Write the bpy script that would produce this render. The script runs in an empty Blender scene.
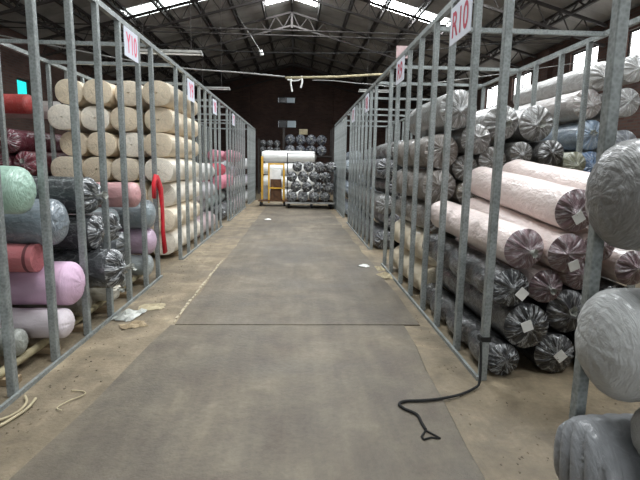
import bpy, math, random
import numpy as np
from mathutils import Matrix, Vector
random.seed(7)
PI = math.pi
sc = bpy.context.scene
COL = sc.collection

# ------------------------------------------------------------------ camera
F, CH = 481.0, 1.5                     # focal length in pixels (640x480), eye height
_dY = np.array([298 - 320, 240 - 164, -F]); _dY /= np.linalg.norm(_dY)
_up = np.array([math.tan(math.radians(1.0)) * 3078, 3078, F]); _up -= _dY * (_up @ _dY); _up /= np.linalg.norm(_up)
_dX = np.cross(_dY, _up)
RW = np.array([_dX, _dY, _up])         # world = RW @ camera axes
cam_d = bpy.data.cameras.new('camera'); cam = bpy.data.objects.new('camera', cam_d); COL.objects.link(cam)
cam_d.sensor_width = 36.0; cam_d.lens = F * 36.0 / 640.0; cam_d.clip_end = 200
m4 = Matrix([[*RW[0], 0], [*RW[1], 0], [*RW[2], CH], [0, 0, 0, 1]])
cam.matrix_world = m4
sc.camera = cam

# ------------------------------------------------------------------ world, lights, exposure
w = bpy.data.worlds.new('overcast_sky'); sc.world = w; w.use_nodes = True
w.node_tree.nodes['Background'].inputs[0].default_value = (0.86, 0.93, 1.0, 1)
w.node_tree.nodes['Background'].inputs[1].default_value = 1.6
SKYLIGHT = 26.0
def area(name, loc, rot, sx, sy, power, color=(1, 1, 1)):
    d = bpy.data.lights.new(name, 'AREA'); d.shape = 'RECTANGLE'; d.size = sx; d.size_y = sy
    d.energy = power; d.color = color
    o = bpy.data.objects.new(name, d); COL.objects.link(o); o.location = loc; o.rotation_euler = rot
    return o
# added area lamp, as daylight through an unseen loading door behind the camera
area('added_door_daylight', (0.2, -7.6, 2.6), (math.radians(90), 0, 0), 7.0, 4.6, 185, (0.95, 0.98, 1.0))
vs = sc.view_settings
vs.view_transform = 'Standard'; vs.look = 'None'; vs.gamma = 1.0; vs.use_curve_mapping = False
vs.exposure = 0.62
try:
    sc.cycles.use_denoising = True
    sc.cycles.max_bounces = 8; sc.cycles.diffuse_bounces = 5
    sc.cycles.sample_clamp_indirect = 6.0
except Exception:
    pass

# ------------------------------------------------------------------ pixel helpers
def ray(x, y): return RW @ np.array([x - 320, 240 - y, -F])
def ground(x, y, z=0.0):
    d = ray(x, y); t = (z - CH) / d[2]; return Vector((d[0] * t, d[1] * t, z))
def at_x(x, y, X):
    d = ray(x, y); t = X / d[0]; return Vector((X, d[1] * t, CH + d[2] * t))
def at_y(x, y, Y):
    d = ray(x, y); t = Y / d[1]; return Vector((d[0] * t, Y, CH + d[2] * t))

# ------------------------------------------------------------------ mesh helpers
def hx(s):
    s = s.lstrip('#'); v = [int(s[i:i + 2], 16) / 255 for i in (0, 2, 4)]
    return tuple(c / 12.92 if c <= .04045 else ((c + .055) / 1.055) ** 2.4 for c in v)
class MB:
    def __init__(s): s.v = []; s.f = []
    def box(s, a, b):
        x0, y0, z0 = a; x1, y1, z1 = b; n = len(s.v)
        s.v += [(x0, y0, z0), (x1, y0, z0), (x1, y1, z0), (x0, y1, z0), (x0, y0, z1), (x1, y0, z1), (x1, y1, z1), (x0, y1, z1)]
        s.f += [(n, n + 3, n + 2, n + 1), (n + 4, n + 5, n + 6, n + 7), (n, n + 1, n + 5, n + 4), (n + 1, n + 2, n + 6, n + 5), (n + 2, n + 3, n + 7, n + 6), (n + 3, n, n + 4, n + 7)]
        return s
    def bar(s, p, q, r, seg=4):
        return s.tube([p, q], r, seg)
    def tube(s, pts, r, seg=8, r2=None):
        pts = [Vector(p) for p in pts]; n0 = len(s.v); prev = None
        for i, p in enumerate(pts):
            d = (pts[min(i + 1, len(pts) - 1)] - pts[max(i - 1, 0)]).normalized()
            a = prev - d * prev.dot(d) if prev is not None else (Vector((0, 0, 1)) if abs(d.z) < .9 else Vector((1, 0, 0))).cross(d)
            a.normalize(); prev = a; b = d.cross(a)
            for k in range(seg):
                t = 2 * PI * (k + .5) / seg
                rr = r if r2 is None else r2
                s.v.append(tuple(p + a * math.cos(t) * r + b * math.sin(t) * rr))
        for i in range(len(pts) - 1):
            for k in range(seg):
                A = n0 + i * seg + k; B = n0 + i * seg + (k + 1) % seg
                s.f.append((A, B, B + seg, A + seg))
        s.f.append(tuple(n0 + k for k in reversed(range(seg)))); e = n0 + (len(pts) - 1) * seg
        s.f.append(tuple(e + k for k in range(seg)))
        return s
    def mesh(s, name, mat=None, smooth=False):
        me = bpy.data.meshes.new(name); me.from_pydata([tuple(map(float, v)) for v in s.v], [], s.f)
        if smooth: me.polygons.foreach_set('use_smooth', [True] * len(me.polygons))
        if mat: me.materials.append(mat)
        me.update(); return me
def link(name, me, parent=None, loc=(0, 0, 0), rot=(0, 0, 0), scale=(1, 1, 1)):
    o = bpy.data.objects.new(name, me); COL.objects.link(o); o.location = loc; o.rotation_euler = rot; o.scale = scale
    if parent: o.parent = parent
    return o
def tag(o, label=None, cat=None, group=None, kind=None):
    if label: o['label'] = label
    if cat: o['category'] = cat
    if group: o['group'] = group
    if kind: o['kind'] = kind
    return o
def empty(name, loc=(0, 0, 0), rot=(0, 0, 0)):
    o = bpy.data.objects.new(name, None); COL.objects.link(o); o.location = loc; o.rotation_euler = rot
    o.empty_display_size = .1; return o
def rounded_box(sx, sy, sz, b, name, mat):
    import bmesh
    bm = bmesh.new(); bmesh.ops.create_cube(bm, size=1)
    for v in bm.verts: v.co = Vector((v.co.x * sx, v.co.y * sy, v.co.z * sz))
    bmesh.ops.bevel(bm, geom=list(bm.edges), offset=b, segments=1, affect='EDGES')
    me = bpy.data.meshes.new(name); bm.to_mesh(me); bm.free(); me.materials.append(mat); return me

# ------------------------------------------------------------------ materials
def new_mat(name):
    m = bpy.data.materials.new(name); m.use_nodes = True; nt = m.node_tree
    b = nt.nodes['Principled BSDF']; return m, nt, b
def N(nt, t, **k):
    n = nt.nodes.new(t)
    for a, v in k.items(): setattr(n, a, v)
    return n
def ramp(nt, src, stops, interp='LINEAR'):
    r = N(nt, 'ShaderNodeValToRGB'); r.color_ramp.interpolation = interp
    e = r.color_ramp.elements
    while len(e) < len(stops): e.new(.5)
    for i, (p, c) in enumerate(stops):
        e[i].position = p; e[i].color = (c[0], c[1], c[2], 1) if hasattr(c, '__len__') else (c, c, c, 1)
    nt.links.new(src, r.inputs[0]); return r.outputs[0]
def noise(nt, vec, scale, detail=5, rough=.55, dist=0):
    n = N(nt, 'ShaderNodeTexNoise'); n.inputs['Scale'].default_value = scale; n.inputs['Detail'].default_value = detail
    n.inputs['Roughness'].default_value = rough; n.inputs['Distortion'].default_value = dist
    if vec is not None: nt.links.new(vec, n.inputs['Vector'])
    return n.outputs['Fac']
def mixc(nt, fac, a, b, mode='MIX'):
    m = N(nt, 'ShaderNodeMix', data_type='RGBA', blend_type=mode)
    for sock, v in ((m.inputs[0], fac), (m.inputs[6], a), (m.inputs[7], b)):
        if isinstance(v, bpy.types.NodeSocket): nt.links.new(v, sock)
        elif hasattr(v, '__len__'): sock.default_value = (v[0], v[1], v[2], 1)
        else: sock.default_value = v
    return m.outputs[2]
def mth(nt, op, a, b=None, clamp=False):
    m = N(nt, 'ShaderNodeMath', operation=op); m.use_clamp = clamp
    for i, v in enumerate((a, b)):
        if v is None: continue
        if isinstance(v, bpy.types.NodeSocket): nt.links.new(v, m.inputs[i])
        else: m.inputs[i].default_value = v
    return m.outputs[0]
def bump(nt, b, h, s, d=.01):
    n = N(nt, 'ShaderNodeBump'); n.inputs['Strength'].default_value = s; n.inputs['Distance'].default_value = d
    nt.links.new(h, n.inputs['Height']); nt.links.new(n.outputs[0], b.inputs['Normal'])
def coords(nt, kind='Object', scale=None):
    tc = N(nt, 'ShaderNodeTexCoord'); o = tc.outputs[kind]
    if scale:
        mp = N(nt, 'ShaderNodeMapping'); mp.inputs['Scale'].default_value = scale; nt.links.new(o, mp.inputs[0]); o = mp.outputs[0]
    return o
def simple(name, a, b2=None, rough=.6, metal=0, nscale=8, bumps=.0, scale=None, lo=.35, hi=.65):
    m, nt, b = new_mat(name); v = coords(nt, 'Object', scale)
    f = noise(nt, v, nscale, 6)
    c = ramp(nt, f, [(lo, a), (hi, b2 or a)])
    nt.links.new(c, b.inputs['Base Color']); b.inputs['Roughness'].default_value = rough; b.inputs['Metallic'].default_value = metal
    if bumps: bump(nt, b, f, bumps)
    return m
def add3(nt, v, s):
    n = N(nt, 'ShaderNodeVectorMath', operation='ADD'); nt.links.new(v, n.inputs[0]); nt.links.new(s, n.inputs[1]); return n.outputs[0]

def make_wrap(kind):
    """plastic film over fabric, with pale creases and painted highlights; fabric colour = object colour, film amount = object alpha"""
    m, nt, b = new_mat('wrap_' + kind)
    oi = N(nt, 'ShaderNodeObjectInfo'); tc = N(nt, 'ShaderNodeTexCoord')
    rnd = mth(nt, 'MULTIPLY', oi.outputs['Random'], 60.0)
    cv = N(nt, 'ShaderNodeCombineXYZ'); nt.links.new(rnd, cv.inputs[0]); nt.links.new(rnd, cv.inputs[1])
    film = oi.outputs['Alpha']; obj = tc.outputs['Object']
    if kind == 'body':
        mp = N(nt, 'ShaderNodeMapping'); mp.inputs['Scale'].default_value = (5.0, .55, .9); mp.inputs['Rotation'].default_value = (.6, .15, .35)
        nt.links.new(obj, mp.inputs[0]); v = add3(nt, mp.outputs[0], cv.outputs[0])
        n1 = noise(nt, v, 1.7, 4, .55, .5)
        s = mth(nt, 'ABSOLUTE', mth(nt, 'SUBTRACT', n1, .5))
        streak = ramp(nt, s, [(.0, 1.0), (.012, .4), (.04, 0.0)])  # whitish film creases and their highlights, painted into the base colour
        amt = .17
    else:
        sp = N(nt, 'ShaderNodeSeparateXYZ'); nt.links.new(obj, sp.inputs[0])
        c2 = N(nt, 'ShaderNodeCombineXYZ'); nt.links.new(sp.outputs[1], c2.inputs[0]); nt.links.new(sp.outputs[2], c2.inputs[1])
        nm = N(nt, 'ShaderNodeVectorMath', operation='NORMALIZE'); nt.links.new(c2.outputs[0], nm.inputs[0])
        ln = N(nt, 'ShaderNodeVectorMath', operation='LENGTH'); nt.links.new(c2.outputs[0], ln.inputs[0])
        rho = ln.outputs['Value']
        sc1 = N(nt, 'ShaderNodeVectorMath', operation='SCALE'); nt.links.new(nm.outputs[0], sc1.inputs[0]); sc1.inputs['Scale'].default_value = 1.7
        rr = N(nt, 'ShaderNodeCombineXYZ'); nt.links.new(mth(nt, 'MULTIPLY', rho, .55), rr.inputs[2])
        v = add3(nt, add3(nt, sc1.outputs[0], rr.outputs[0]), cv.outputs[0])
        n1 = noise(nt, v, 1.7, 4, .55, .4)
        s = mth(nt, 'ABSOLUTE', mth(nt, 'SUBTRACT', n1, .5))
        st = ramp(nt, s, [(.0, 1.0), (.018, .45), (.05, 0.0)])
        ctr = ramp(nt, rho, [(.0, .9), (.10, .6), (.24, .0)])  # gathered film plus a painted highlight at the centre
        streak = mth(nt, 'MAXIMUM', st, ctr)
        amt = .5
    fac = mth(nt, 'ADD', mth(nt, 'MULTIPLY', mth(nt, 'MULTIPLY', streak, film), amt), mth(nt, 'MULTIPLY', film, .025), True)
    big = noise(nt, add3(nt, obj, cv.outputs[0]), 1.4, 4)
    shade = ramp(nt, big, [(.3, .86), (.7, 1.08)])
    base = mixc(nt, 1.0, oi.outputs['Color'], shade, 'MULTIPLY')
    c = mixc(nt, fac, base, (.80, .82, .82))
    nt.links.new(c, b.inputs['Base Color'])
    nt.links.new(ramp(nt, film, [(0, .85), (1, .24)]), b.inputs['Roughness'])
    nt.links.new(mth(nt, 'MULTIPLY', film, .7), b.inputs['Coat Weight']); b.inputs['Coat Roughness'].default_value = .18
    fine = noise(nt, v, 4.0, 3, .55, .4)
    bp = N(nt, 'ShaderNodeBump'); bp.inputs['Distance'].default_value = .05
    nt.links.new(mth(nt, 'ADD', fine, n1), bp.inputs['Height'])
    nt.links.new(ramp(nt, film, [(0, .12), (1, .5)]), bp.inputs['Strength'])
    nt.links.new(bp.outputs[0], b.inputs['Normal'])
    return m
M_BODY = make_wrap('body'); M_END = make_wrap('end')
def make_flat_end():
    m, nt, b = new_mat('rolled_fabric_end')
    oi = N(nt, 'ShaderNodeObjectInfo'); tc = N(nt, 'ShaderNodeTexCoord')
    n1 = noise(nt, tc.outputs['Object'], 3.2, 6, .6, 1.2)
    sp = N(nt, 'ShaderNodeVectorMath', operation='LENGTH'); nt.links.new(tc.outputs['Object'], sp.inputs[0])
    rings = mth(nt, 'SINE', mth(nt, 'ADD', mth(nt, 'MULTIPLY', sp.outputs['Value'], 60), mth(nt, 'MULTIPLY', n1, 14)))
    c = mixc(nt, 1.0, oi.outputs['Color'], ramp(nt, n1, [(.3, .84), (.7, 1.1)]), 'MULTIPLY')
    nt.links.new(c, b.inputs['Base Color']); b.inputs['Roughness'].default_value = .8
    bump(nt, b, mth(nt, 'ADD', mth(nt, 'MULTIPLY', rings, .12), n1), .6, .04)
    return m
M_FLAT = make_flat_end()
def galvanised():
    m, nt, b = new_mat('galvanised_steel'); v = coords(nt)
    vo = N(nt, 'ShaderNodeTexVoronoi'); vo.inputs['Scale'].default_value = 55; nt.links.new(v, vo.inputs['Vector'])
    f = mth(nt, 'ADD', mth(nt, 'MULTIPLY', vo.outputs['Distance'], .5), noise(nt, v, 7, 6))
    nt.links.new(ramp(nt, f, [(.35, hx('#646967')), (.95, hx('#989d9b'))]), b.inputs['Base Color'])
    b.inputs['Metallic'].default_value = .35; b.inputs['Roughness'].default_value = .5
    return m
M_GALV = galvanised()
M_DARK = simple('dark_painted_steel', hx('#2b2725'), hx('#3c3734'), .7, .2, 6)
M_WOOD = simple('weathered_wood', hx('#7d6b52'), hx('#a48f70'), .85, 0, 6, .3, (1, 9, 9))
M_BAMBOO = simple('tan_pole', hx('#8f8569'), hx('#b5a986'), .7, 0, 9)
M_PAPER = simple('white_paper', hx('#d9d9d4'), hx('#eeeeea'), .8, 0, 4)
M_SIGN = simple('white_sign_board', hx('#c9ccd6'), hx('#dadde6'), .6, 0, 3)
M_RED = simple('red_sign_paint', hx('#a81f3c'), hx('#b52d48'), .6)
M_PINKTXT = simple('pink_sign_paint', hx('#d8506f'), hx('#e0637f'), .6)
M_BLACK = simple('black_webbing', hx('#0d0d0c'), hx('#151412'), .9, 0, 30)
M_REDCLOTH = simple('red_cloth', hx('#a80f1c'), hx('#c81726'), .8, 0, 10, .3)
M_BAND = simple('dark_red_band', hx('#5a3034'), hx('#7a4548'), .7, 0, 6)
M_CARD = simple('cardboard', hx('#83735a'), hx('#9c8b6e'), .9, 0, 9, .2)
M_YELLOW = simple('yellow_paint', hx('#c89a2a'), hx('#dcae3c'), .5, .1, 8)
M_RUST = simple('rusty_brown_steel', hx('#4a3423'), hx('#6b4c33'), .8, .2, 9)
M_RUBBER = simple('black_rubber', hx('#0f0f0f'), hx('#1c1c1c'), .7)
M_LAMP = simple('grey_white_lamp', hx('#8c8c88'), hx('#a2a29e'), .5)
M_CLEARBAG = simple('crumpled_plastic', hx('#8e8f88'), hx('#b9bab2'), .3, 0, 14, .6)
M_CREAMPAPER = simple('cream_paper', hx('#978b70'), hx('#b3a789'), .85, 0, 6, .3)
def emissive(name, colr, s):
    m, nt, b = new_mat(name); b.inputs['Base Color'].default_value = (*colr, 1)
    b.inputs['Emission Color'].default_value = (*colr, 1); b.inputs['Emission Strength'].default_value = s
    b.inputs['Roughness'].default_value = .6; return m
M_SKYL = emissive('daylit_skylight_sheet', (.93, .97, 1.0), SKYLIGHT)
M_SKYL2 = emissive('dim_skylight_sheet', (.85, .93, .92), 3.0)  # left-hand sheets, lower emission than the right-hand ones
M_PANE = emissive('daylit_window_pane', (.95, .98, 1.0), 4.0)
M_PANEDIM = emissive('dim_window_pane', (.55, .65, .70), .10)  # paler back-wall pane with weak emission
M_PANEDARK = simple('dark_window_pane', hx('#0c0d0e'), hx('#151719'), .2)
M_CYAN = emissive('turquoise_sheet', (.02, .62, .60), .75)
def brick():
    m, nt, b = new_mat('old_brick'); v = coords(nt)
    mp = N(nt, 'ShaderNodeMapping'); mp.inputs['Rotation'].default_value = (0, 0, 0); nt.links.new(v, mp.inputs[0])
    br = N(nt, 'ShaderNodeTexBrick'); br.inputs['Scale'].default_value = 1.0
    br.inputs['Color1'].default_value = (*hx('#4a3028'), 1); br.inputs['Color2'].default_value = (*hx('#5d4238'), 1); br.inputs['Mortar'].default_value = (*hx('#4f4742'), 1)
    br.inputs['Brick Width'].default_value = .24; br.inputs['Row Height'].default_value = .08; br.inputs['Mortar Size'].default_value = .012
    sp = N(nt, 'ShaderNodeSeparateXYZ'); nt.links.new(v, sp.inputs[0])
    cb = N(nt, 'ShaderNodeCombineXYZ'); nt.links.new(mth(nt, 'ADD', sp.outputs[0], sp.outputs[1]), cb.inputs[0]); nt.links.new(sp.outputs[2], cb.inputs[1])
    nt.links.new(cb.outputs[0], br.inputs['Vector'])
    dirt = noise(nt, v, .6, 6)
    c = mixc(nt, 1.0, br.outputs['Color'], ramp(nt, dirt, [(.3, .45), (.7, 1.0)]), 'MULTIPLY')
    nt.links.new(c, b.inputs['Base Color']); b.inputs['Roughness'].default_value = .9
    return m
M_BRICK = brick()
def ground_mat(name, a, bcol, c3, scl, stain):
    m, nt, b = new_mat(name); v = coords(nt)
    n1 = noise(nt, v, scl, 8, .65, .4); n2 = noise(nt, v, .7, 5, .6, .6); n3 = noise(nt, v, 28, 4, .7)
    mp = N(nt, 'ShaderNodeMapping'); mp.inputs['Scale'].default_value = (5, .5, 1); nt.links.new(v, mp.inputs[0])
    n4 = noise(nt, mp.outputs[0], 1.6, 6, .6, .3)
    c = ramp(nt, n1, [(.3, a), (.55, bcol), (.75, c3)])
    c = mixc(nt, 1.0, c, ramp(nt, n2, [(.32, stain), (.62, 1.05)]), 'MULTIPLY')
    c = mixc(nt, .8, c, ramp(nt, n4, [(.35, .82), (.65, 1.12)]), 'MULTIPLY')
    c = mixc(nt, .7, c, ramp(nt, n3, [(.3, .8), (.6, 1.08)]), 'MULTIPLY')
    nt.links.new(c, b.inputs['Base Color'])
    nt.links.new(ramp(nt, n2, [(.3, .5), (.7, .8)]), b.inputs['Roughness'])
    bump(nt, b, mth(nt, 'ADD', n3, n1), .35, .02)
    return m
M_FLOOR = ground_mat('earth_stained_concrete', hx('#6a5e4a'), hx('#897b64'), hx('#aa9b80'), 3.0, .5)
M_SLAB = ground_mat('worn_grey_concrete', hx('#5b5145'), hx('#6d6455'), hx('#837968'), 2.2, .6)
def sheet_mat():
    m, nt, b = new_mat('grey_roof_sheet'); v = coords(nt, 'Object')
    oi = N(nt, 'ShaderNodeObjectInfo')
    f = noise(nt, v, 1.1, 6, .6)
    c = ramp(nt, f, [(.3, hx('#807d79')), (.7, hx('#a6a39e'))])
    c = mixc(nt, 1.0, c, ramp(nt, oi.outputs['Random'], [(0, .72), (1, 1.1)]), 'MULTIPLY')
    nt.links.new(c, b.inputs['Base Color']); b.inputs['Roughness'].default_value = .75
    return m
M_SHEET = sheet_mat()

# ------------------------------------------------------------------ setting: floor
floor = link('floor', MB().box((-9, -8, -.2), (8.4, 31.3, 0)).mesh('floor', M_FLOOR)); tag(floor, kind='structure')
def slab(x0, x1, y0, y1):
    n = 24; mb = MB(); rnd = random.Random(int(y0 * 10))
    L = []; R_ = []
    for i in range(n + 1):
        y = y0 + (y1 - y0) * i / n
        e = 0 if i in (0, n) else 1
        L.append((x0(y) + rnd.uniform(-.02, .02) * e, y)); R_.append((x1(y) + rnd.uniform(-.03, .03) * e, y))
    h = .012
    for (l, r) in zip(L, R_):
        mb.v += [(l[0] - .01, l[1], 0), (l[0], l[1], h), (r[0], r[1], h), (r[0] + .01, r[1], 0)]
    for i in range(n):
        a = i * 4
        for k in range(3): mb.f.append((a + k, a + 4 + k, a + 5 + k, a + 1 + k))
    mb.f += [(0, 1, 2, 3), (n * 4 + 3, n * 4 + 2, n * 4 + 1, n * 4)]
    o = link('concrete_slab', mb.mesh('concrete_slab', M_SLAB), floor)
    return o
slab(lambda y: -1.16 - .10 * max(0, 4.3 - y) * .8, lambda y: .86 + .035 * y, -7.5, 4.325)
slab(lambda y: -1.13 + .002 * y, lambda y: 1.17 - .01 * (y - 4.3), 4.345, 17.6)

# ------------------------------------------------------------------ setting: walls
XL, XR, YB, YF = -8.7, 8.1, 31.0, -7.8
RX, RZ, SL = -.3, 7.75, .272                      # ridge x, ridge z, roof slope
def roof_z(x): return RZ - SL * abs(x - RX)
def wall_with_holes(name, axis, pos, thick, u0, u1, z0, ztop, holes, mat):
    """vertical wall as boxes around rectangular window openings"""
    mb = MB()
    def put(a0, a1, b0, b1):
        if a1 - a0 < 1e-4 or b1 - b0 < 1e-4: return
        if axis == 'x': mb.box((pos, a0, b0), (pos + thick, a1, b1))
        else: mb.box((a0, pos, b0), (a1, pos + thick, b1))
    us = sorted(set([u0, u1] + [h[0] for h in holes] + [h[1] for h in holes]))
    for a0, a1 in zip(us, us[1:]):
        hs = sorted([h for h in holes if h[0] <= a0 + 1e-6 and h[1] >= a1 - 1e-6], key=lambda h: h[2])
        z = z0
        for h in hs: put(a0, a1, z, h[2]); z = h[3]
        put(a0, a1, z, ztop)
    o = link(name, mb.mesh(name, mat)); tag(o, kind='structure'); return o
win_n = [0]
def window(center, w_, h_, axis, panes, mats, depth=.08, fmat=M_DARK):
    win_n[0] += 1
    o = empty('window_%d' % win_n[0], center, (0, 0, 0 if axis == 'y' else PI / 2)); tag(o, kind='structure')
    fr = MB(); t = .05
    fr.box((-w_ / 2, -depth / 2, 0), (-w_ / 2 + t, depth / 2, h_)).box((w_ / 2 - t, -depth / 2, 0), (w_ / 2, depth / 2, h_))
    fr.box((-w_ / 2 + t, -depth / 2, 0), (w_ / 2 - t, depth / 2, t)).box((-w_ / 2 + t, -depth / 2, h_ - t), (w_ / 2 - t, depth / 2, h_))
    pw = (w_ - 2 * t) / panes
    for k in range(1, panes): fr.box((-w_ / 2 + t + pw * k - .02, -depth / 2, t), (-w_ / 2 + t + pw * k + .02, depth / 2, h_ - t))
    link('window_frame', fr.mesh('window_frame', fmat), o)
    for k in range(panes):
        link('pane', MB().box((-w_ / 2 + t + pw * k + .005, -.008, t), (-w_ / 2 + t + pw * (k + 1) - .005, .008, h_ - t)).mesh('pane', mats[k % len(mats)]), o)
    return o
rw = [(13.34, 14.70), (17.16, 18.65), (20.0, 21.3), (23.6, 24.9), (10.6, 12.18), (6.9, 8.4)]
z_e = roof_z(XR) - .09
wall_with_holes('wall_right', 'x', XR, .25, YF, YB, 0, z_e, [(a, b, 4.0, 4.88) for a, b in rw], M_BRICK)
for a, b in rw: window((XR + .1, (a + b) / 2, 4.0), b - a, .88, 'x', 2, [M_PANE])
z_e2 = roof_z(XL) - .09
wall_with_holes('wall_left', 'x', XL - .25, .25, YF, YB, 0, z_e2, [(15.85, 16.6, 3.45, 4.0)], M_BRICK)
w_ = window((XL - .1, 16.22, 3.45), .75, .55, 'x', 1, [M_CYAN])
def gable(name, y0, y1, door=None, holes=()):
    mb = MB()
    xs = sorted(set([XL - .25, RX, XR + .25] + ([door[0], door[1]] if door else []) + [h[0] for h in holes] + [h[1] for h in holes]))
    def prism(x0, x1, za, zb0, zb1):
        n = len(mb.v)
        for y in (y0, y1): mb.v += [(x0, y, za), (x1, y, za), (x1, y, zb1), (x0, y, zb0)]
        mb.f += [(n, n + 1, n + 2, n + 3), (n + 7, n + 6, n + 5, n + 4), (n, n + 4, n + 5, n + 1), (n + 1, n + 5, n + 6, n + 2), (n + 2, n + 6, n + 7, n + 3), (n + 3, n + 7, n + 4, n)]
    for x0, x1 in zip(xs, xs[1:]):
        lo = 0
        if door and x0 >= door[0] - 1e-6 and x1 <= door[1] + 1e-6: lo = door[2]
        for h in sorted([h for h in holes if h[0] <= x0 + 1e-6 and h[1] >= x1 - 1e-6], key=lambda h: h[2]):
            prism(x0, x1, lo, h[2], h[2]); lo = h[3]
        prism(x0, x1, lo, roof_z(x0) - .05, roof_z(x1) - .05)
    o = link(name, mb.mesh(name, M_BRICK)); tag(o, kind='structure'); return o
bw = [(-1.32, -.2, 5.22, 5.62), (-1.3, -.12, 3.72, 4.22)]
gable('wall_back', YB, YB + .3, holes=bw)
for i, (a, b, c, d) in enumerate(bw): window(((a + b) / 2, YB + .08, c), b - a, d - c, 'y', 2, [M_PANEDARK, M_PANEDIM])
gable('wall_front', YF - .3, YF, door=(-3.4, 3.8, 5.0))  # unseen doorway added so that sky light enters
# brick piers on back wall
for i, x in enumerate((-6.0, -3.2, 2.4, 5.4)):
    tag(link('trim_%d' % (i + 1), MB().box((x - .2, YB - .16, 0), (x + .2, YB - .001, roof_z(x) - .9)).mesh('pier', M_BRICK)), kind='structure')
for i, y in enumerate((9.3, 15.9, 22.4)):
    tag(link('trim_%d' % (i + 5), MB().box((XR - .16, y - .2, 0), (XR - .001, y + .2, z_e - .1)).mesh('pier', M_BRICK)), kind='structure')

# ------------------------------------------------------------------ setting: roof
ceil = empty('ceiling', (RX, 0, RZ)); tag(ceil, kind='structure')
SH = .92; ang = math.atan(SL)
def sheet_mesh(x0, x1, sign, mat, name):
    mb = MB(); per = .115; n = 8; pts = []
    for i in range(n * 2 + 1):
        pts.append((-.02 + (SH + .02) * i / (n * 2), .018 * (1 if i % 2 else -1)))
    for (y, dz) in pts:
        for x in (x0, x1):
            mb.v.append((sign * x, y, -SL * x + dz))
    for i in range(n * 2):
        a = i * 2; mb.f.append((a, a + 1, a + 3, a + 2) if sign > 0 else (a, a + 2, a + 3, a + 1))
    return mb.mesh(name, mat)
cuts = [(0.0, 2.75), (2.73, 5.5), (5.48, 8.75)]
sky_rows = {}
ylist = [-8.2 + SH * i for i in range(43)]
def near(v): return min(range(43), key=lambda i: abs(ylist[i] + SH / 2 - v))
sky_r = {near(v): True for v in (17.0, 11.5, 5.8, .4)}
sky_c = {near(v): True for v in (18.6, 14.0, 8.5, 3.0)}
for s in (1, -1):
    for c, (a, b) in enumerate(cuts):
        msh = sheet_mesh(a, b, s, M_SHEET, 'roof_sheet'); msk = None
        for i, y in enumerate(ylist):
            sk = (c == 1 and i in sky_r) or (c == 0 and i in sky_c and False)
            if sk:
                msk = msk or sheet_mesh(a, b, s, M_SKYL if s > 0 else M_SKYL2, 'skylight_sheet')
                link('skylight_sheet', msk, ceil, (0, y, 0))
            else:
                link('roof_sheet', msh, ceil, (0, y, .004 * (c == 0)))
# ridge cap skylight: translucent sheets laid just under the ridge
for i in range(43):
    if i in sky_c:
        for s in (1, -1):
            mb = MB(); mb.v = [(s * .02, 0, -.03), (s * .95, 0, -SL * .95 - .03), (s * .95, 1.6, -SL * .95 - .03), (s * .02, 1.6, -.03)]
            mb.f = [(0, 1, 2, 3)]
            link('ridge_skylight', mb.mesh('ridge_skylight', M_SKYL), ceil, (0, ylist[i] - .5, 0))
# lattice purlins running the length of the hall
def lattice(p0, p1, depth, chord, step, name, down=(0, 0, -1)):
    mb = MB(); p0, p1 = Vector(p0), Vector(p1); d = Vector(down) * depth
    mb.bar(p0, p1, chord); mb.bar(p0 + d, p1 + d, chord)
    n = max(2, int((p1 - p0).length / step))
    for i in range(n):
        a = p0.lerp(p1, i / n); b = p0.lerp(p1, (i + .5) / n) + d; c = p0.lerp(p1, (i + 1) / n)
        mb.bar(a, b, chord * .45); mb.bar(b, c, chord * .45)
    return mb.mesh(name, M_DARK)
pm = lattice((0, YF + .05, 0), (0, YB - .05, 0), .20, .05, .7, 'purlin')
for k in range(-8, 9):
    x = k * 1.05
    if x + RX < XL + .1 or x + RX > XR - .1: continue
    link('purlin', pm, ceil, (x, 0, -SL * abs(x) - .07))
# lattice rafters across the hall
def rafter_mesh():
    mb = MB()
    for s in (1, -1):
        Lx = (XR - RX - .1) if s > 0 else (RX - XL - .1)
        p0 = Vector((0, 0, -.30)); p1 = Vector((s * Lx, 0, -SL * Lx - .30)); d = Vector((0, 0, -.50))
        mb.bar(p0, p1, .05); mb.bar(p0 + d, p1 + d, .045)
        n = 13
        for i in range(n):
            a = p0.lerp(p1, i / n); b = p0.lerp(p1, (i + .5) / n) + d; c = p0.lerp(p1, (i + 1) / n)
            mb.bar(a, b, .018); mb.bar(b, c, .018)
    mb.bar((0, 0, -.2), (0, 0, -.9), .06)
    return mb.mesh('rafter', M_DARK)
rm = rafter_mesh()
for y in (-3, 1, 5, 9, 12.9, 16.6, 20.3, 24.0, 27.7, 30.7): link('rafter', rm, ceil, (0, y, 0))
link('tie_rod', MB().bar((XL - RX + .1, 0, 0), (XR - RX - .1, 0, 0), .022, 6).mesh('tie_rod', M_DARK), ceil, (0, 14.6, 5.28 - RZ))
link('tie_rod', MB().bar((XL - RX + .1, 0, 0), (XR - RX - .1, 0, 0), .018, 6).mesh('tie_rod', M_DARK), ceil, (0, 15.0, 5.24 - RZ))

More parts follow.
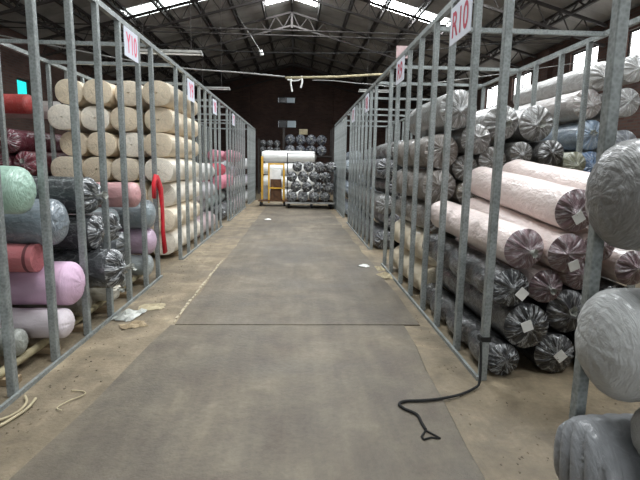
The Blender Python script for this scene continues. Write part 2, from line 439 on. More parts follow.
# ------------------------------------------------------------------ racks
PW = .052; RH = 2.87
post_me = rounded_box(PW, PW, RH, .005, 'post', M_GALV)
def rack(label, x_front, x_back, ys, y_rail_end, back=True, front=True, cross=(), group='galvanised rack bays along the aisle', bottom=True):
    """posts ys along front plane; rails; frame is one thing"""
    s = 1 if x_back > x_front else -1
    r = empty('storage_rack', (x_front, ys[0], 0)); tag(r, label, 'rack', group)
    def P(x, y): link('post', post_me, r, (x - x_front, y - ys[0], RH / 2))
    if front:
        for y in ys: P(x_front, y)
    if back:
        for y in ys: P(x_back, y)
    L = y_rail_end - ys[0]; full = ys[-1] - ys[0]
    link('top_rail', MB().box((-.024, -.026, RH), (.024, L, RH + .05)).mesh('top_rail', M_GALV), r)
    if back: link('top_rail', MB().box((x_back - x_front - .024, -.026, RH), (x_back - x_front + .024, L, RH + .05)).mesh('top_rail', M_GALV), r)
    if bottom:
        gaps = [(ys[i] - ys[0] + PW / 2, ys[i + 1] - ys[0] - PW / 2) for i in range(len(ys) - 1)]
        mb = MB().box((-s * .05, -.026, 0), (-s * .028, full + .026, .03)) if s < 0 else MB().box((-.05, -.026, 0), (-.028, full + .026, .03))
        if s < 0: mb = MB().box((.028, -.026, 0), (.05, full + .026, .03))
        link('bottom_rail', mb.mesh('bottom_rail', M_GALV), r)
    w_ = x_back - x_front
    for y in cross:
        a, b = sorted((.024 * (1 if w_ > 0 else -1), w_ - .024 * (1 if w_ > 0 else -1)))
        link('cross_rail', MB().box((a, y - ys[0] - .022, RH + .002), (b, y - ys[0] + .022, RH + .046)).mesh('cross_rail', M_GALV), r)
    return r
def series(a, n, st=.563): return [a + st * i for i in range(n)]
XA, XB = -1.81, -3.63      # left rack front / back plane
XC, XD = 1.33, 3.19        # right rack front / back plane
L1 = [2.44, 2.98, 3.53, 4.09, 4.61, 5.15, 5.73, 6.23]; L2 = series(7.44, 8); L3 = series(12.6, 8); L4 = series(17.75, 6)
R0 = [.94, 1.5, 2.06]; R1 = [3.19, 3.75, 4.33, 4.85, 5.42, 5.98, 6.62, 7.13]; R2 = series(8.48, 8); R3 = series(13.75, 8)
rack('galvanised rack bay carrying the Y10 sign, nearest on the left', XA, XB, L1, 7.41, cross=(4.26, 6.23))
rack('galvanised rack bay around the tall cream roll stack', XA, XB, L2, 12.57, cross=(7.44, 9.13, 11.38))
rack('third galvanised rack bay down the left side', XA, XB, L3, 17.72, cross=(12.6, 14.6, 16.54))
rack('farthest galvanised rack bay on the left, by the yellow trolley', XA, XB, L4, 20.6, cross=(17.75, 20.56))
rack('galvanised rack bay at the right frame edge with bulging grey rolls', XC, XD, R0, 3.16, back=False, bottom=False)
rack('galvanised rack bay carrying the R10 and R9 signs', XC, XD, R1, 8.45, cross=(3.21, 5.16, 7.11))
rack('second galvanised rack bay down the right side', XC, XD, R2, 13.72, cross=(8.5, 10.4, 12.4))
rack('third galvanised rack bay down the right side, by the black roll trolley', XC, XD, R3, 17.75, cross=(13.77, 15.7, 17.68))
#rack('galvanised rack behind the left bays with the maroon rolls', -3.72, -5.5, [5.5, 6.63, 7.7, 8.9], 12.0, back=False, cross=(5.5, 7.7, 8.9), bottom=False)

# ------------------------------------------------------------------ signs
def sign(txt, pos, w_, h_, face, label, mat, lw=.9):
    o = empty('bay_sign', pos, (0, 0, PI / 2 if face > 0 else -PI / 2)); tag(o, label, 'sign', 'bay signs on the racks')
    link('sign_board', MB().box((-w_ / 2, -.004, -h_ / 2), (w_ / 2, .004, h_ / 2)).mesh('sign_board', M_SIGN), o)
    cu = bpy.data.curves.new('t', 'FONT'); cu.body = txt; cu.size = 1; cu.extrude = 0.0; cu.offset = .018; cu.align_x = 'CENTER'; cu.align_y = 'CENTER'
    to = bpy.data.objects.new('t', cu); COL.objects.link(to); bpy.context.view_layer.update()
    me = bpy.data.meshes.new_from_object(to.evaluated_get(bpy.context.evaluated_depsgraph_get())); bpy.data.objects.remove(to)
    vs_ = [v.co for v in me.vertices]
    x0, x1 = min(v.x for v in vs_), max(v.x for v in vs_); y0, y1 = min(v.y for v in vs_), max(v.y for v in vs_)
    sx = w_ * lw * .86 / (x1 - x0); sy = h_ * .7 / (y1 - y0)
    for v in me.vertices: v.co = Vector(((v.co.x - (x0 + x1) / 2) * sx, (v.co.y - (y0 + y1) / 2) * sy, 0))
    me.materials.clear(); me.materials.append(mat)
    link('lettering', me, o, (0, -.0055, 0), (PI / 2, 0, 0))
    return o
FX = .036
sign('Y10', (XA + FX, 5.43, 2.71), .42, .29, 1, 'white sign board reading Y10 in pink letters', M_PINKTXT)
sign('R10', (XC - FX, 4.04, 2.67), .50, .30, -1, 'white sign board reading R10 in red letters', M_RED)
sign('R9', (XC - FX, 6.36, 2.70), .46, .29, -1, 'white sign board reading R9 in red letters', M_RED, .7)
sign('Y9', (XA + FX, 8.3, 2.66), .5, .33, 1, 'pale sign with faint pink lettering above the cream stack', M_PINKTXT, .7)
sign('R8', (XC - FX, 9.35, 2.66), .46, .32, -1, 'small reddish sign on the second right bay, nearer one', M_RED, .7)
sign('R7', (XC - FX, 11.6, 2.66), .46, .32, -1, 'small reddish sign on the second right bay, farther one', M_RED, .7)
sign('Y8', (XA + FX, 10.6, 2.66), .46, .3, 1, 'small pale sign on the left rack just past the cream stack', M_PINKTXT, .7)
sign('Y7', (XA + FX, 13.6, 2.66), .46, .3, 1, 'small pale sign on the third left bay', M_PINKTXT, .7)

# ------------------------------------------------------------------ rolls: meshes
def ncos(rnd, fs, amp):
    t = [(f, rnd.uniform(0, 2 * PI), rnd.uniform(.5, 1)) for f in fs]
    return lambda a: amp * sum(w_ * math.cos(f * a + p) for f, p, w_ in t) / len(t)
def sup(a, p): return (abs(math.cos(a)) ** p + abs(math.sin(a)) ** p) ** (-1 / p)
def body_mesh(seed, bulge=None, soft=.032, seg=30, rings=16, p=2.0, ribs=0):
    """unit roll, axis x from 0 to -1, radius 1; bulge=(posts(list of x), side angle, amp)"""
    rnd = random.Random(seed); mb = MB()
    fs = [(ncos(rnd, (1, 2, 3), 1), ncos(rnd, (3, 5, 7), 1)) for _ in range(1)][0]
    if bulge: rings = 44
    if ribs: rings = ribs * 6
    for i in range(rings + 1):
        t = i / rings; x = -t
        fade = min(1, t / .08) * min(1, (1 - t) / .05)
        for k in range(seg):
            a = 2 * PI * k / seg
            r = 1 + soft * fade * (fs[0](a + 3 * t) + fs[1](a + 2.2 * math.sin(5 * t + seed)) * .8)
            r *= sup(a, p)
            if ribs: r *= .96 + .055 * abs(math.sin(PI * ribs * t + .25 * math.sin(a * 2))) ** .6
            if t > .96: r *= 1 - ((t - .96) / .04) ** 2 * .18
            y, z = r * math.cos(a), r * math.sin(a)
            if bulge:
                posts, side, amp = bulge
                c = math.cos(a - side)
                if c > 0:
                    dmin = min(abs(x - p) for p in posts)
                    sp_ = abs(posts[1] - posts[0]) / 2
                    bfac = 1 - (1 - min(1, dmin / sp_)) ** 2.2
                    k2 = 1 + amp * (bfac - .5) * c ** 1.2 * min(1, t / .07)
                    y *= k2; z *= 1 + (k2 - 1) * .6
            mb.v.append((x, y, z))
    for i in range(rings):
        for k in range(seg):
            A = i * seg + k; B = i * seg + (k + 1) % seg
            mb.f.append((A, A + seg, B + seg, B))
    mb.f.append(tuple(rings * seg + k for k in reversed(range(seg))))
    return mb.mesh('roll_body', M_BODY, True)
def cap_mesh(seed, kind, seg=60, p=2.0):
    if kind == 'boxy': kind, p = 'flat', 2.35
    rnd = random.Random(seed); mb = MB()
    rh = [1, .97, .9, .8, .68, .55, .42, .3, .2, .12, .06]
    if kind == 'ribbed': rh = [1, .97, .93, .88, .82, .75, .68, .61, .54, .47, .4, .33, .26, .2, .14, .08, .04]; seg = 72
    pl = ncos(rnd, (4, 7, 9, 13, 17), 2.4); pl2 = ncos(rnd, (3, 5, 9), 1.0)
    tilt = rnd.uniform(-.34, .34), rnd.uniform(-.34, .34)
    if kind == 'flat': rh = [1, .975, .92, .75, .5, .25, .12, .085, .08, .07]
    for j, q in enumerate(rh):
        for k in range(seg):
            a = 2 * PI * k / seg; se = sup(a, p); y, z = q * se * math.cos(a), q * se * math.sin(a)
            if kind == 'gather':
                x = .30 * (1 - q ** 3.4) + .20 * math.exp(-(q / .17) ** 2) + .13 * pl(a) * q * (1 - q ** 8) * 1.4 + .05 * pl2(a) * (1 - q ** 8)
                y += tilt[0] * (1 - q) ** 2; z += tilt[1] * (1 - q) ** 2
            elif kind == 'dome':
                x = .55 * math.sqrt(max(0, 1 - q * q * .995)) + .035 * (pl(a) * .7 + pl2(a)) * q * (1 - q ** 6)
                if q == 1: x = 0
            elif kind == 'ribbed':
                x = .42 * math.sqrt(max(0, 1 - q * q * .995)) + .13 * abs(math.sin(8.5 * (y * .9 + .28 * z * z + .12 * z))) ** .7 * min(1, (1 - q) * 9)
                if q == 1: x = 0
            else:
                x = .07 * (1 - q ** 6) + .012 * pl(a) * (1 - q ** 4)
                if j >= 8: x = -.22 if j == 9 else x - .02
            mb.v.append((x, y, z))
    for j in range(len(rh) - 1):
        for k in range(seg):
            A = j * seg + k; B = j * seg + (k + 1) % seg
            mb.f.append((A, B, B + seg, A + seg))
    mb.f.append(tuple((len(rh) - 1) * seg + k for k in range(seg)))
    return mb.mesh('wrapped_end', M_FLAT if kind == 'flat' else (M_END if kind == 'gather' else M_BODY), True)
def knot_mesh(seed):
    rnd = random.Random(seed); mb = MB(); seg = 18
    prof = [(.0, .10), (.10, .05), (.20, .07), (.34, .15), (.42, .20)]
    w_ = ncos(rnd, (2, 3, 5, 7), 1)
    for x, r in prof:
        for k in range(seg):
            a = 2 * PI * k / seg; f = 1 + .5 * w_(a) * (x / .42); g = x + .1 * w_(a * 2 + 1) * (x / .42)
            mb.v.append((g, r * f * math.cos(a), r * f * math.sin(a) - .25 * x * x))
    for j in range(len(prof) - 1):
        for k in range(seg):
            A = j * seg + k; B = j * seg + (k + 1) % seg; mb.f.append((A, A + seg, B + seg, B))
    return mb.mesh('plastic_knot', M_CLEARBAG, True)
BODIES = [body_mesh(i, soft=.04) for i in range(8)]
SOFTB = [body_mesh(20 + i, soft=.06) for i in range(3)]
CAPS = {k: [cap_mesh(100 + i, k) for i in range(n)] for k, n in (('gather', 7), ('dome', 4), ('flat', 5), ('ribbed', 1), ('boxy', 5))}
KNOTS = [knot_mesh(i) for i in range(4)]
TAG = rounded_box(.004, .075, .075, .001, 'paper_tag', M_PAPER)
cnt = [0]
def roll(label, end, yaw, L, r, col, film=.6, cap='gather', capcol=None, squash=1.0, tagpos=None, group=None, knot=False,
         body=None, cat='fabric roll', stripes=None, pitch=0):
    """end = centre of the visible end; yaw = direction that end faces"""
    cnt[0] += 1; i = cnt[0]; rnd = random.Random(i * 17)
    end = (end[0], end[1], end[2] - .025 * r * squash); r *= .975        # the wrap is a little slack
    o = empty('fabric_roll', (end[0], end[1], end[2] - r * squash), (0, pitch, yaw)); tag(o, label, cat, group)
    c = hx(col) if isinstance(col, str) else col; k = rnd.uniform(.93, 1.05); c = tuple(v * k for v in c)
    ce = c if capcol is None else hx(capcol)
    b = link('roll_body', body or BODIES[i % len(BODIES)], o, (0, 0, r * squash), (0, 0, 0), (L, r, r * squash)); b.color = (*c, film)
    if body is None: b.rotation_euler = (0, 0, 0)
    e = link('wrapped_end' if cap not in ('flat', 'boxy') else 'roll_end', CAPS[cap][i % len(CAPS[cap])], o, (0, 0, r * squash), (0, 0, 0), (r, r, r * squash)); e.color = (*ce, min(1, film * 1.25))
    if cap == 'gather' and not tagpos: e.scale.x = r * rnd.uniform(.75, 1.5)
    if squash == 1.0 and cap in ('gather', 'flat'): e.rotation_euler = (rnd.uniform(0, 6.28), 0, 0)
    if knot and cap == 'gather':
        link('plastic_knot', KNOTS[i % 4], e, (.3, 0, 0), (rnd.uniform(0, 6), rnd.uniform(-.3, .5), rnd.uniform(-.4, .4)))
    if tagpos:
        link('paper_tag', TAG, o, (r * .47, tagpos[0] * r, r * squash + tagpos[1] * r), (rnd.uniform(.3, .9), -.15 * tagpos[1], .1 * tagpos[0]))
    if stripes:
        for s_ in stripes:
            mb = MB()
            sg = 28
            for x in (-s_ - .012, -s_ + .012):
                for q in range(sg):
                    a = 2 * PI * q / sg; mb.v.append((x, r * 1.035 * math.cos(a), r * 1.035 * squash * math.sin(a)))
            for q in range(sg):
                mb.f.append((q, q + sg, (q + 1) % sg + sg, (q + 1) % sg))
            link('binding_band', mb.mesh('binding_band', M_BAND, True), o, (0, 0, r * squash))
    return o
FC, FA, FX_ = -PI / 2, 0.0, PI      # end faces the camera / faces +x (left rack to aisle) / faces -x (right rack to aisle)
ORD = ['bottom', 'second', 'third', 'fourth', 'fifth', 'sixth', 'seventh', 'eighth', 'ninth']
def relax(c, lo, floor_z, hi=None, it=400, keep=.06):
    """push circles (u, z, r) apart a little so that they touch instead of interpenetrating"""
    c = [list(x) for x in c]; o = [list(x) for x in c]
    for k in range(it):
        for i in range(len(c)):
            for j in range(i + 1, len(c)):
                du = c[j][0] - c[i][0]; dz = c[j][1] - c[i][1]; d = math.hypot(du, dz) or 1e-6
                ov = (c[i][2] + c[j][2]) * 1.01 - d
                if ov > 0:
                    du, dz = du / d * ov * .5, dz / d * ov * .5
                    c[i][0] -= du; c[i][1] -= dz; c[j][0] += du; c[j][1] += dz
            if k < it * .7:
                for q in (0, 1): c[i][q] += (o[i][q] - c[i][q]) * keep
                c[i][1] -= .0008
            if lo is not None: c[i][0] = max(c[i][0], lo + c[i][2])
            if hi is not None: c[i][0] = min(c[i][0], hi - c[i][2])
            c[i][1] = max(c[i][1], floor_z + c[i][2])
    return [tuple(x) for x in c]

# bodies pressed against the posts on the aisle side, swelling out between them
R10L = 1.85
def posts_rel(ys, y_end, L): return [-(y - y_end) / L for y in ys if y_end - .6 < y < y_end + L + .6]
# local frame for yaw -90deg: local +x -> world -y, local +y -> world +x, so the aisle side of a right-hand roll is -y, of a left-hand roll +y
B_R10 = body_mesh(51, (posts_rel(R1, 3.28, R10L), PI, .55))
B_R9 = body_mesh(52, (posts_rel(R1, 5.22, R10L), PI, .48))
B_CRE = body_mesh(53, (posts_rel(L2, 7.46, 1.9), 0.0, .42), soft=.05, p=2.35)
BOXB = [body_mesh(60 + i, soft=.06, p=2.35) for i in range(3)]
B_R8 = body_mesh(54, (posts_rel(R2, 8.52, 1.85), PI, .4))

# ------------------------------------------------------------------ right bay, near half: pink and black rolls
PK, PKE = '#ddcdc7', '#7d6468'
BLK = '#1b1b1d'
r10 = [  # name, u, z, r, colour, endcolour, film, tagpos, label
    ('D1', 1.5, 0.7, 0.14, BLK, BLK, .9, (.45, -.2), 'black shiny plastic wrapped roll just behind the corner post, under the pink rolls'),
    ('D5', 1.5, 0.125, 0.125, BLK, BLK, .9, None, 'lowest black wrapped roll behind the foot of the corner post'),
    ('D2', 1.64, 0.395, 0.17, BLK, BLK, .9, (-.2, .15), 'black wrapped roll with a paper tag, lower row right of the corner post'),
    ('D4', 1.92, 0.155, 0.155, '#29292b', '#29292b', .9, (.05, .05), 'black wrapped roll with a tag lying on the floor beside the passage'),
    ('D3', 1.96, 0.475, 0.165, '#333336', '#38373a', .7, (.6, .1), 'charcoal wrapped roll at the right of the black pile'),
    ('P5', 1.75, 0.7, 0.125, PK, '#6d5458', .7, None, 'pink roll tucked lowest below the long pink rolls'),
    ('P6', 2.03, 0.74, 0.11, PK, PKE, .7, None, 'small pink roll end low beside the near post'),
    ('PA', 1.61, 0.91, 0.15, PK, PKE, .62, None, 'long pale pink wrapped roll nearest the aisle'),
    ('P2', 1.885, 0.925, 0.145, PK, PKE, .7, (.15, -.5), 'long pale pink roll in the middle with plum end and paper tag'),
    ('P3', 1.965, 1.17, 0.155, PK, PKE, .66, (-.1, -.25), 'long pale pink roll on top of the pile with a tag on its plum end'),
    ('P7', 2.17, 0.97, 0.12, PK, PKE, .7, None, 'pink roll end hidden partly behind the near post'),
    ('PT', 2.19, 1.3, 0.15, PK, PKE, .66, None, 'farthest long pale pink roll on top, its end behind the near post'),
    ('H1', 2.3, 0.17, 0.17, BLK, BLK, .8, None, 'black roll deep inside the near right bay'),
    ('H2', 2.33, 0.52, 0.17, BLK, BLK, .8, None, 'second black roll deep inside the near right bay'),
    ('H3', 2.4, 0.82, 0.13, PK, PKE, .7, None, 'pink roll deep inside the near right bay'),
]
pos = relax([(a[1], a[2], a[3]) for a in r10], 1.375, 0.0)
for a, (u, z, r) in zip(r10, pos):
    nm = a[0]; y = 3.27 + (.05 if nm in ('D3', 'P6', 'P7') else 0) + random.Random(nm).uniform(-.02, .03)
    yaw = FC; L = R10L
    if nm in ('PA', 'P2', 'P3', 'PT', 'P5'): yaw = FC + {'PA': .06, 'P2': .035, 'P3': .035, 'PT': .0, 'P5': .02}[nm]
    if nm[0] == 'P': L = 1.72
    roll(a[8], (u, y, z), yaw, L, r, a[4], a[6], 'gather', a[5], 1, a[7], 'rolls in the near half of the R10 bay', nm in ('D3', 'PA', 'P5'),
         B_R10 if nm in ('D1', 'D5') else None, pitch={'PA': .05, 'P2': .09, 'P3': .09, 'PT': .09, 'P7': .08}.get(nm, 0))

# ------------------------------------------------------------------ right bay, far half (under the R9 sign)
TP, GR, CR = '#7b736b', '#8b8b89', '#c9bda6'
r9 = [
    ('c2', 1.57, .22, .185, CR, .35, 'flat', 'cream roll at floor level behind the R9 posts'),
    ('c1', 1.57, .60, .185, CR, .35, 'flat', 'cream roll second from the floor behind the R9 posts'),
    ('T3', 1.57, .93, .165, '#6c655e', .9, 'gather', 'shiny taupe wrapped roll lying on the cream rolls'),
    ('T2', 1.57, 1.28, .190, TP, .6, 'gather', 'taupe wrapped roll below the topmost taupe one'),
    ('T1', 1.58, 1.67, .190, TP, .6, 'gather', 'taupe wrapped roll topmost at the aisle edge'),
    ('G1', 1.72, 2.10, .205, '#8d8c88', .8, 'gather', 'big grey wrapped roll at the very top of the pile'),
    ('G2', 1.93, 1.80, .165, '#77746f', .8, 'gather', 'grey wrapped roll right below the topmost big one'),
    ('G3', 2.20, 1.98, .195, '#7e7c78', .9, 'gather', 'grey crinkled roll with a dark core hole showing'),
    ('G4', 2.60, 1.97, .200, '#75736f', .9, 'gather', 'dark grey crinkled roll at the right of the top row'),
    ('G6', 2.12, 1.60, .160, '#7b766f', .8, 'gather', 'grey-brown wrapped roll just above the pink rolls'),
    ('G5', 2.42, 1.66, .130, '#6c6964', .8, 'gather', 'small grey wrapped roll between the larger crinkled ones'),
    ('G8', 2.80, 1.68, .150, '#4a4845', .8, 'gather', 'small dark wrapped roll end above the pink rolls, right side'),
    ('G9', 1.86, 1.44, .145, '#757069', .9, 'gather', 'small shiny grey roll beside the taupe rolls'),
    ('Ga', 2.12, 1.30, .140, '#4d4a47', .8, 'gather', 'dark grey roll half hidden by the pink rolls'),
    ('Gb', 1.88, 1.14, .130, '#7f7668', .8, 'gather', 'small olive grey roll under the shiny grey one'),
    ('Gc', 2.42, 1.38, .140, '#79756d', .7, 'gather', 'grey roll buried in the middle of the R9 stack'),
    ('Gd', 2.72, 1.38, .150, '#7d7b5e', .6, 'gather', 'olive roll low behind the blue ones'),
    ('Ge', 2.98, 1.60, .130, '#8a8a72', .6, 'gather', 'pale olive roll end under the blue roll'),
]
nh = 0
for zz, us in ((.19, (1.96, 2.35, 2.74, 3.0)), (.55, (1.95, 2.32, 2.69)), (.9, (1.93, 2.29, 2.66))):
    for u in us[:3]:
        nh += 1; r9.append(('H%d' % nh, u, zz, .18, '#77736d', .6, 'gather', 'grey roll buried inside the R9 stack'))
r9.append(('Hx', 2.5, 1.14, .12, '#77736d', .6, 'gather', 'grey roll buried inside the R9 stack'))
pos = relax([(a[1], a[2], a[3]) for a in r9], 1.375, 0.0, 3.14)
for a, (u, z, r) in zip(r9, pos):
    nm = a[0]; y = 5.24 + random.Random('q' + nm).uniform(-.07, .10)
    if nm == 'G1': y -= .05
    roll(a[7], (u, y, z), FC + (random.Random('w' + nm).uniform(-.01, .01) if nm[0] == 'G' else 0), 1.72, r, a[4], a[5], a[6], None, 1, None, 'rolls in the far half of the bay under the R9 sign', nm in ('G3', 'G4', 'T1'),
         B_R9 if nm in ('c1', 'c2', 'T1', 'T2', 'T3') else None)

# ------------------------------------------------------------------ rack behind the right bay: pale and blue rolls
rb = [('Rb1', 3.55, 2.56, .17, '#b9b6b2', .9, 'pale grey crinkled roll on top of the back stack under the windows'),
      ('Rb2', 3.46, 2.24, .18, '#aaa29d', .8, 'pinkish grey crinkled roll second from top of the back stack'),
      ('Rb3', 3.50, 1.90, .185, '#74808c', .8, 'blue grey roll with gathered pale blue end'),
      ('Rb4', 3.55, 1.55, .17, '#5f6f83', .8, 'darker blue roll below the blue grey one'),
      ('Rb5', 3.85, 2.30, .17, '#a9a8a5', .8, 'pale roll at the back of the stack under the windows'),
      ('Rb6', 3.88, 1.80, .19, '#8c9096', .7, 'grey roll at the back of the stack under the windows'),
      ('Rb7', 3.9, 2.68, .16, '#b4b3b0', .8, 'pale crinkled roll highest at the back, near the right window')]
for zz in (.2, .56, .92, 1.28):
    for u in (3.48, 3.86): rb.append(('Hb', u + (.1 if zz in (.56, 1.28) else 0), zz, .185, '#8c8c8c', .6, 'grey roll low in the rack behind the R10 bay'))
pos = relax([(a[1], a[2], a[3]) for a in rb], 3.24, 0.0, 4.6)
for a, (u, z, r) in zip(rb, pos):
    roll(a[6], (u, 5.72 + random.Random(a[0] + str(z)).uniform(-.05, .05), z), FC, 2.1, r, a[4], a[5], 'gather', '#8fa3b8' if a[0] == 'Rb3' else ('#6c86a8' if a[0] == 'Rb4' else None), 1, None, 'rolls in the rack behind the R10 bay', a[0] in ('Rb3',))

# ------------------------------------------------------------------ near right rolls at the frame edge (ends towards the aisle)
n11 = [('N3', 1.86, .22, .22, 1.24, '#77797b', .3, 'ribbed', 'ribbed grey roll on the floor at the bottom right corner'),
       ('N2b', 1.62, .52, .12, 1.36, '#9b9c9b', .5, 'dome', 'light grey bagged roll squeezed above the ribbed one'),
       ('N2', 1.83, .80, .235, 1.27, '#a2a3a1', .35, 'dome', 'big light grey bagged roll overlapping the near post'),
       ('N4', 1.72, 1.13, .10, 1.40, '#6f706f', .6, 'dome', 'dark grey roll between the two big bagged rolls at the right edge'),
       ('N1', 1.86, 1.45, .225, 1.26, '#6b6a67', .5, 'dome', 'big smoky grey wrapped roll at eye level on the right edge'),
       ('N5', 1.86, 1.78, .150, 1.42, '#56534e', .6, 'dome', 'dark grey brown roll above the smoky one at the right edge'),
       ('N6', 1.90, 2.06, .130, 1.55, '#a8a8a4', .8, 'gather', 'pale crinkled roll topmost at the right frame edge'),
       ('N7', 1.42, .2, .19, 1.36, '#8a8a88', .5, 'dome', 'grey roll just outside the right bottom corner'),
       ('N8', 1.42, .62, .19, 1.36, '#8a8a88', .5, 'dome', 'grey roll just outside the right frame edge'),
       ('N9', 1.40, 1.0, .18, 1.36, '#8a8a88', .5, 'dome', 'grey roll outside the right frame edge, above another')]
B_RIB = body_mesh(77, soft=.05, ribs=20)
pos = relax([(a[1], a[2], a[3]) for a in n11], None, 0.0, 2.085)
for a, (u, z, r) in zip(n11, pos):
    roll(a[8], (a[4] + .25 * r, u, z), FX_, 1.6, r, a[5], a[6], a[7], None, 1, None, 'rolls in the bay at the right frame edge', a[0] == 'N2', B_RIB if a[0] == 'N3' else SOFTB[cnt[0] % 3])

# ------------------------------------------------------------------ left near bay: mixed rolls, ends towards the aisle
l1 = [  # name, Y, z, r, Xend, colour, film, cap, squash, label
    ('pale', 3.72, .245, .130, -1.82, '#d6ccd0', .12, 'dome', .92, 'pale pinkish white roll lowest under the pink one'),
    ('pink', 3.82, .50, .185, -1.82, '#d5b3cb', .14, 'dome', .97, 'lilac pink roll with a smooth domed end'),
    ('salmon', 3.64, .78, .11, -1.96, '#c8777a', .3, 'flat', 1, 'salmon roll with dark binding bands, under the slate one'),
    ('blackgap', 4.02, .77, .110, -2.25, '#1d1d1f', .7, 'gather', 1, 'black roll set back in the gap beside the salmon one'),
    ('slate', 3.80, 1.04, .185, -1.90, '#79838a', .75, 'dome', 1, 'slate grey plastic wrapped roll under the mint one'),
    ('mint', 3.40, 1.31, .165, -1.88, '#a6c7b4', .6, 'dome', 1, 'mint green wrapped roll at the left edge'),
    ('charc', 4.33, 1.20, .165, -1.84, '#3d4143', .95, 'gather', 1, 'charcoal shiny wrapped roll with a knotted end, topmost'),
    ('dark2', 4.33, .88, .155, -1.80, '#3b3d40', .95, 'gather', 1, 'charcoal wrapped roll under the knotted one'),
    ('dark2b', 4.90, .86, .150, -1.88, '#47494c', .9, 'gather', 1, 'dark grey roll end half hidden behind the charcoal ones'),
    ('i', 4.36, .55, .185, -1.68, '#2f3133', .95, 'gather', 1, 'black wrapped roll sticking out furthest towards the aisle'),
    ('lump', 4.28, .26, .125, -1.92, '#7b776c', .5, 'dome', 1, 'olive grey bagged roll lying under the black one'),
    ('wbag', 4.72, .24, .120, -1.84, '#c0b9a8', .6, 'gather', 1, 'whitish bagged roll at the floor under the black one'),
    ('s2', 5.55, 1.14, .145, -1.86, '#cf9c9c', .45, 'dome', 1, 'dusty pink wrapped roll on top near the red cloth'),
    ('bg', 5.88, .84, .185, -1.84, '#8b979b', .75, 'dome', 1, 'blue grey wrapped roll near the red cloth'),
    ('lil', 5.94, .485, .165, -1.84, '#c3a9bd', .4, 'dome', 1, 'lilac roll between two grey ones near the red cloth'),
    ('gb', 5.92, .235, .130, -1.84, '#9aa1a0', .6, 'dome', 1, 'light grey roll lowest near the red cloth'),
    ('f1', 5.30, .27, .150, -1.92, '#8b8f8d', .7, 'gather', 1, 'grey wrapped roll on the poles right of the whitish bag'),
    ('f2', 5.36, .58, .160, -1.95, '#63676a', .8, 'gather', 1, 'mid grey wrapped roll above the grey one by the whitish bag'),
    ('f3', 5.40, .87, .125, -2.05, '#9aa5a8', .7, 'dome', 1, 'light grey roll under the dusty pink one'),
    ('f4', 4.90, .53, .130, -2.0, '#4b4c4e', .8, 'gather', 1, 'dark roll behind the protruding black one'),
    ('ll1', 2.97, .32, .190, -1.90, '#a9aca6', .4, 'dome', 1, 'light grey roll at the bottom left corner'),
    ('ll3', 3.36, .2, .10, -1.98, '#9a9d95', .4, 'dome', 1, 'small grey roll on the poles at the left corner'),
    ('h1', 2.9, .72, .19, -2.0, '#8d8f90', .5, 'dome', 1, 'grey roll outside the left frame edge'),
    ('h2', 2.98, 1.1, .15, -2.05, '#767f78', .5, 'dome', 1, 'grey green roll outside the left frame edge, upper'),
    ('h3', 3.06, 1.72, .17, -2.0, '#6f7a76', .5, 'dome', 1, 'grey green roll end at the left edge above the mint one'),
    ('h4', 3.0, 1.4, .16, -2.1, '#767f78', .5, 'dome', 1, 'grey green roll beside the mint one'),
]
pos = relax([(a[1], a[2], a[3]) for a in l1], 2.7, .115, 6.15)
for a, (u, z, r) in zip(l1, pos):
    if a[4] > -2.0:                     # ends that reach the post plane lie between two posts
        g = max(i for i in range(len(L1) - 1) if L1[i] <= max(a[1], L1[0]))
        u = min(max(u, L1[g] + .03 + r), L1[g + 1] - .03 - r)
    roll(a[9], (a[4], u, z), FA, 1.55, r, a[5], a[6], a[7], '#58202b' if a[0] == 'xx' else None, a[8], None, 'mixed rolls in the bay under the Y10 sign', a[0] in ('charc', 'wbag', 'i'),
         SOFTB[cnt[0] % 3] if a[0] in ('pale', 'pink', 'lump', 'wbag', 'mint') else None, stripes=(.05,) if a[0] == 'salmon' else None)
# poles and blocks the rolls lie on
for x, lab in ((-1.98, 'tan wooden pole under the near left rolls, at the aisle edge'), (-3.2, 'tan wooden pole under the near left rolls, at the back')):
    tag(link('support_pole', MB().tube([(x, 2.4, .085), (x + .01, 4.2, .083), (x, 6.2, .085)], .03, 10).mesh('support_pole', M_BAMBOO, True)), lab, 'pole', 'poles under the near left rolls')
for i, y in enumerate((2.6, 3.15, 3.7, 4.2, 4.75, 5.3, 5.9)):
    tag(link('wood_block', rounded_box(1.5, .09, .053, .006, 'wood_block', M_WOOD), None, (-2.62, y, .027)),
        'short timber sleeper under the left rolls, %s from the camera' % ['first', 'second', 'third', 'fourth', 'fifth', 'sixth', 'seventh'][i], 'timber', 'sleepers under the near left rolls')

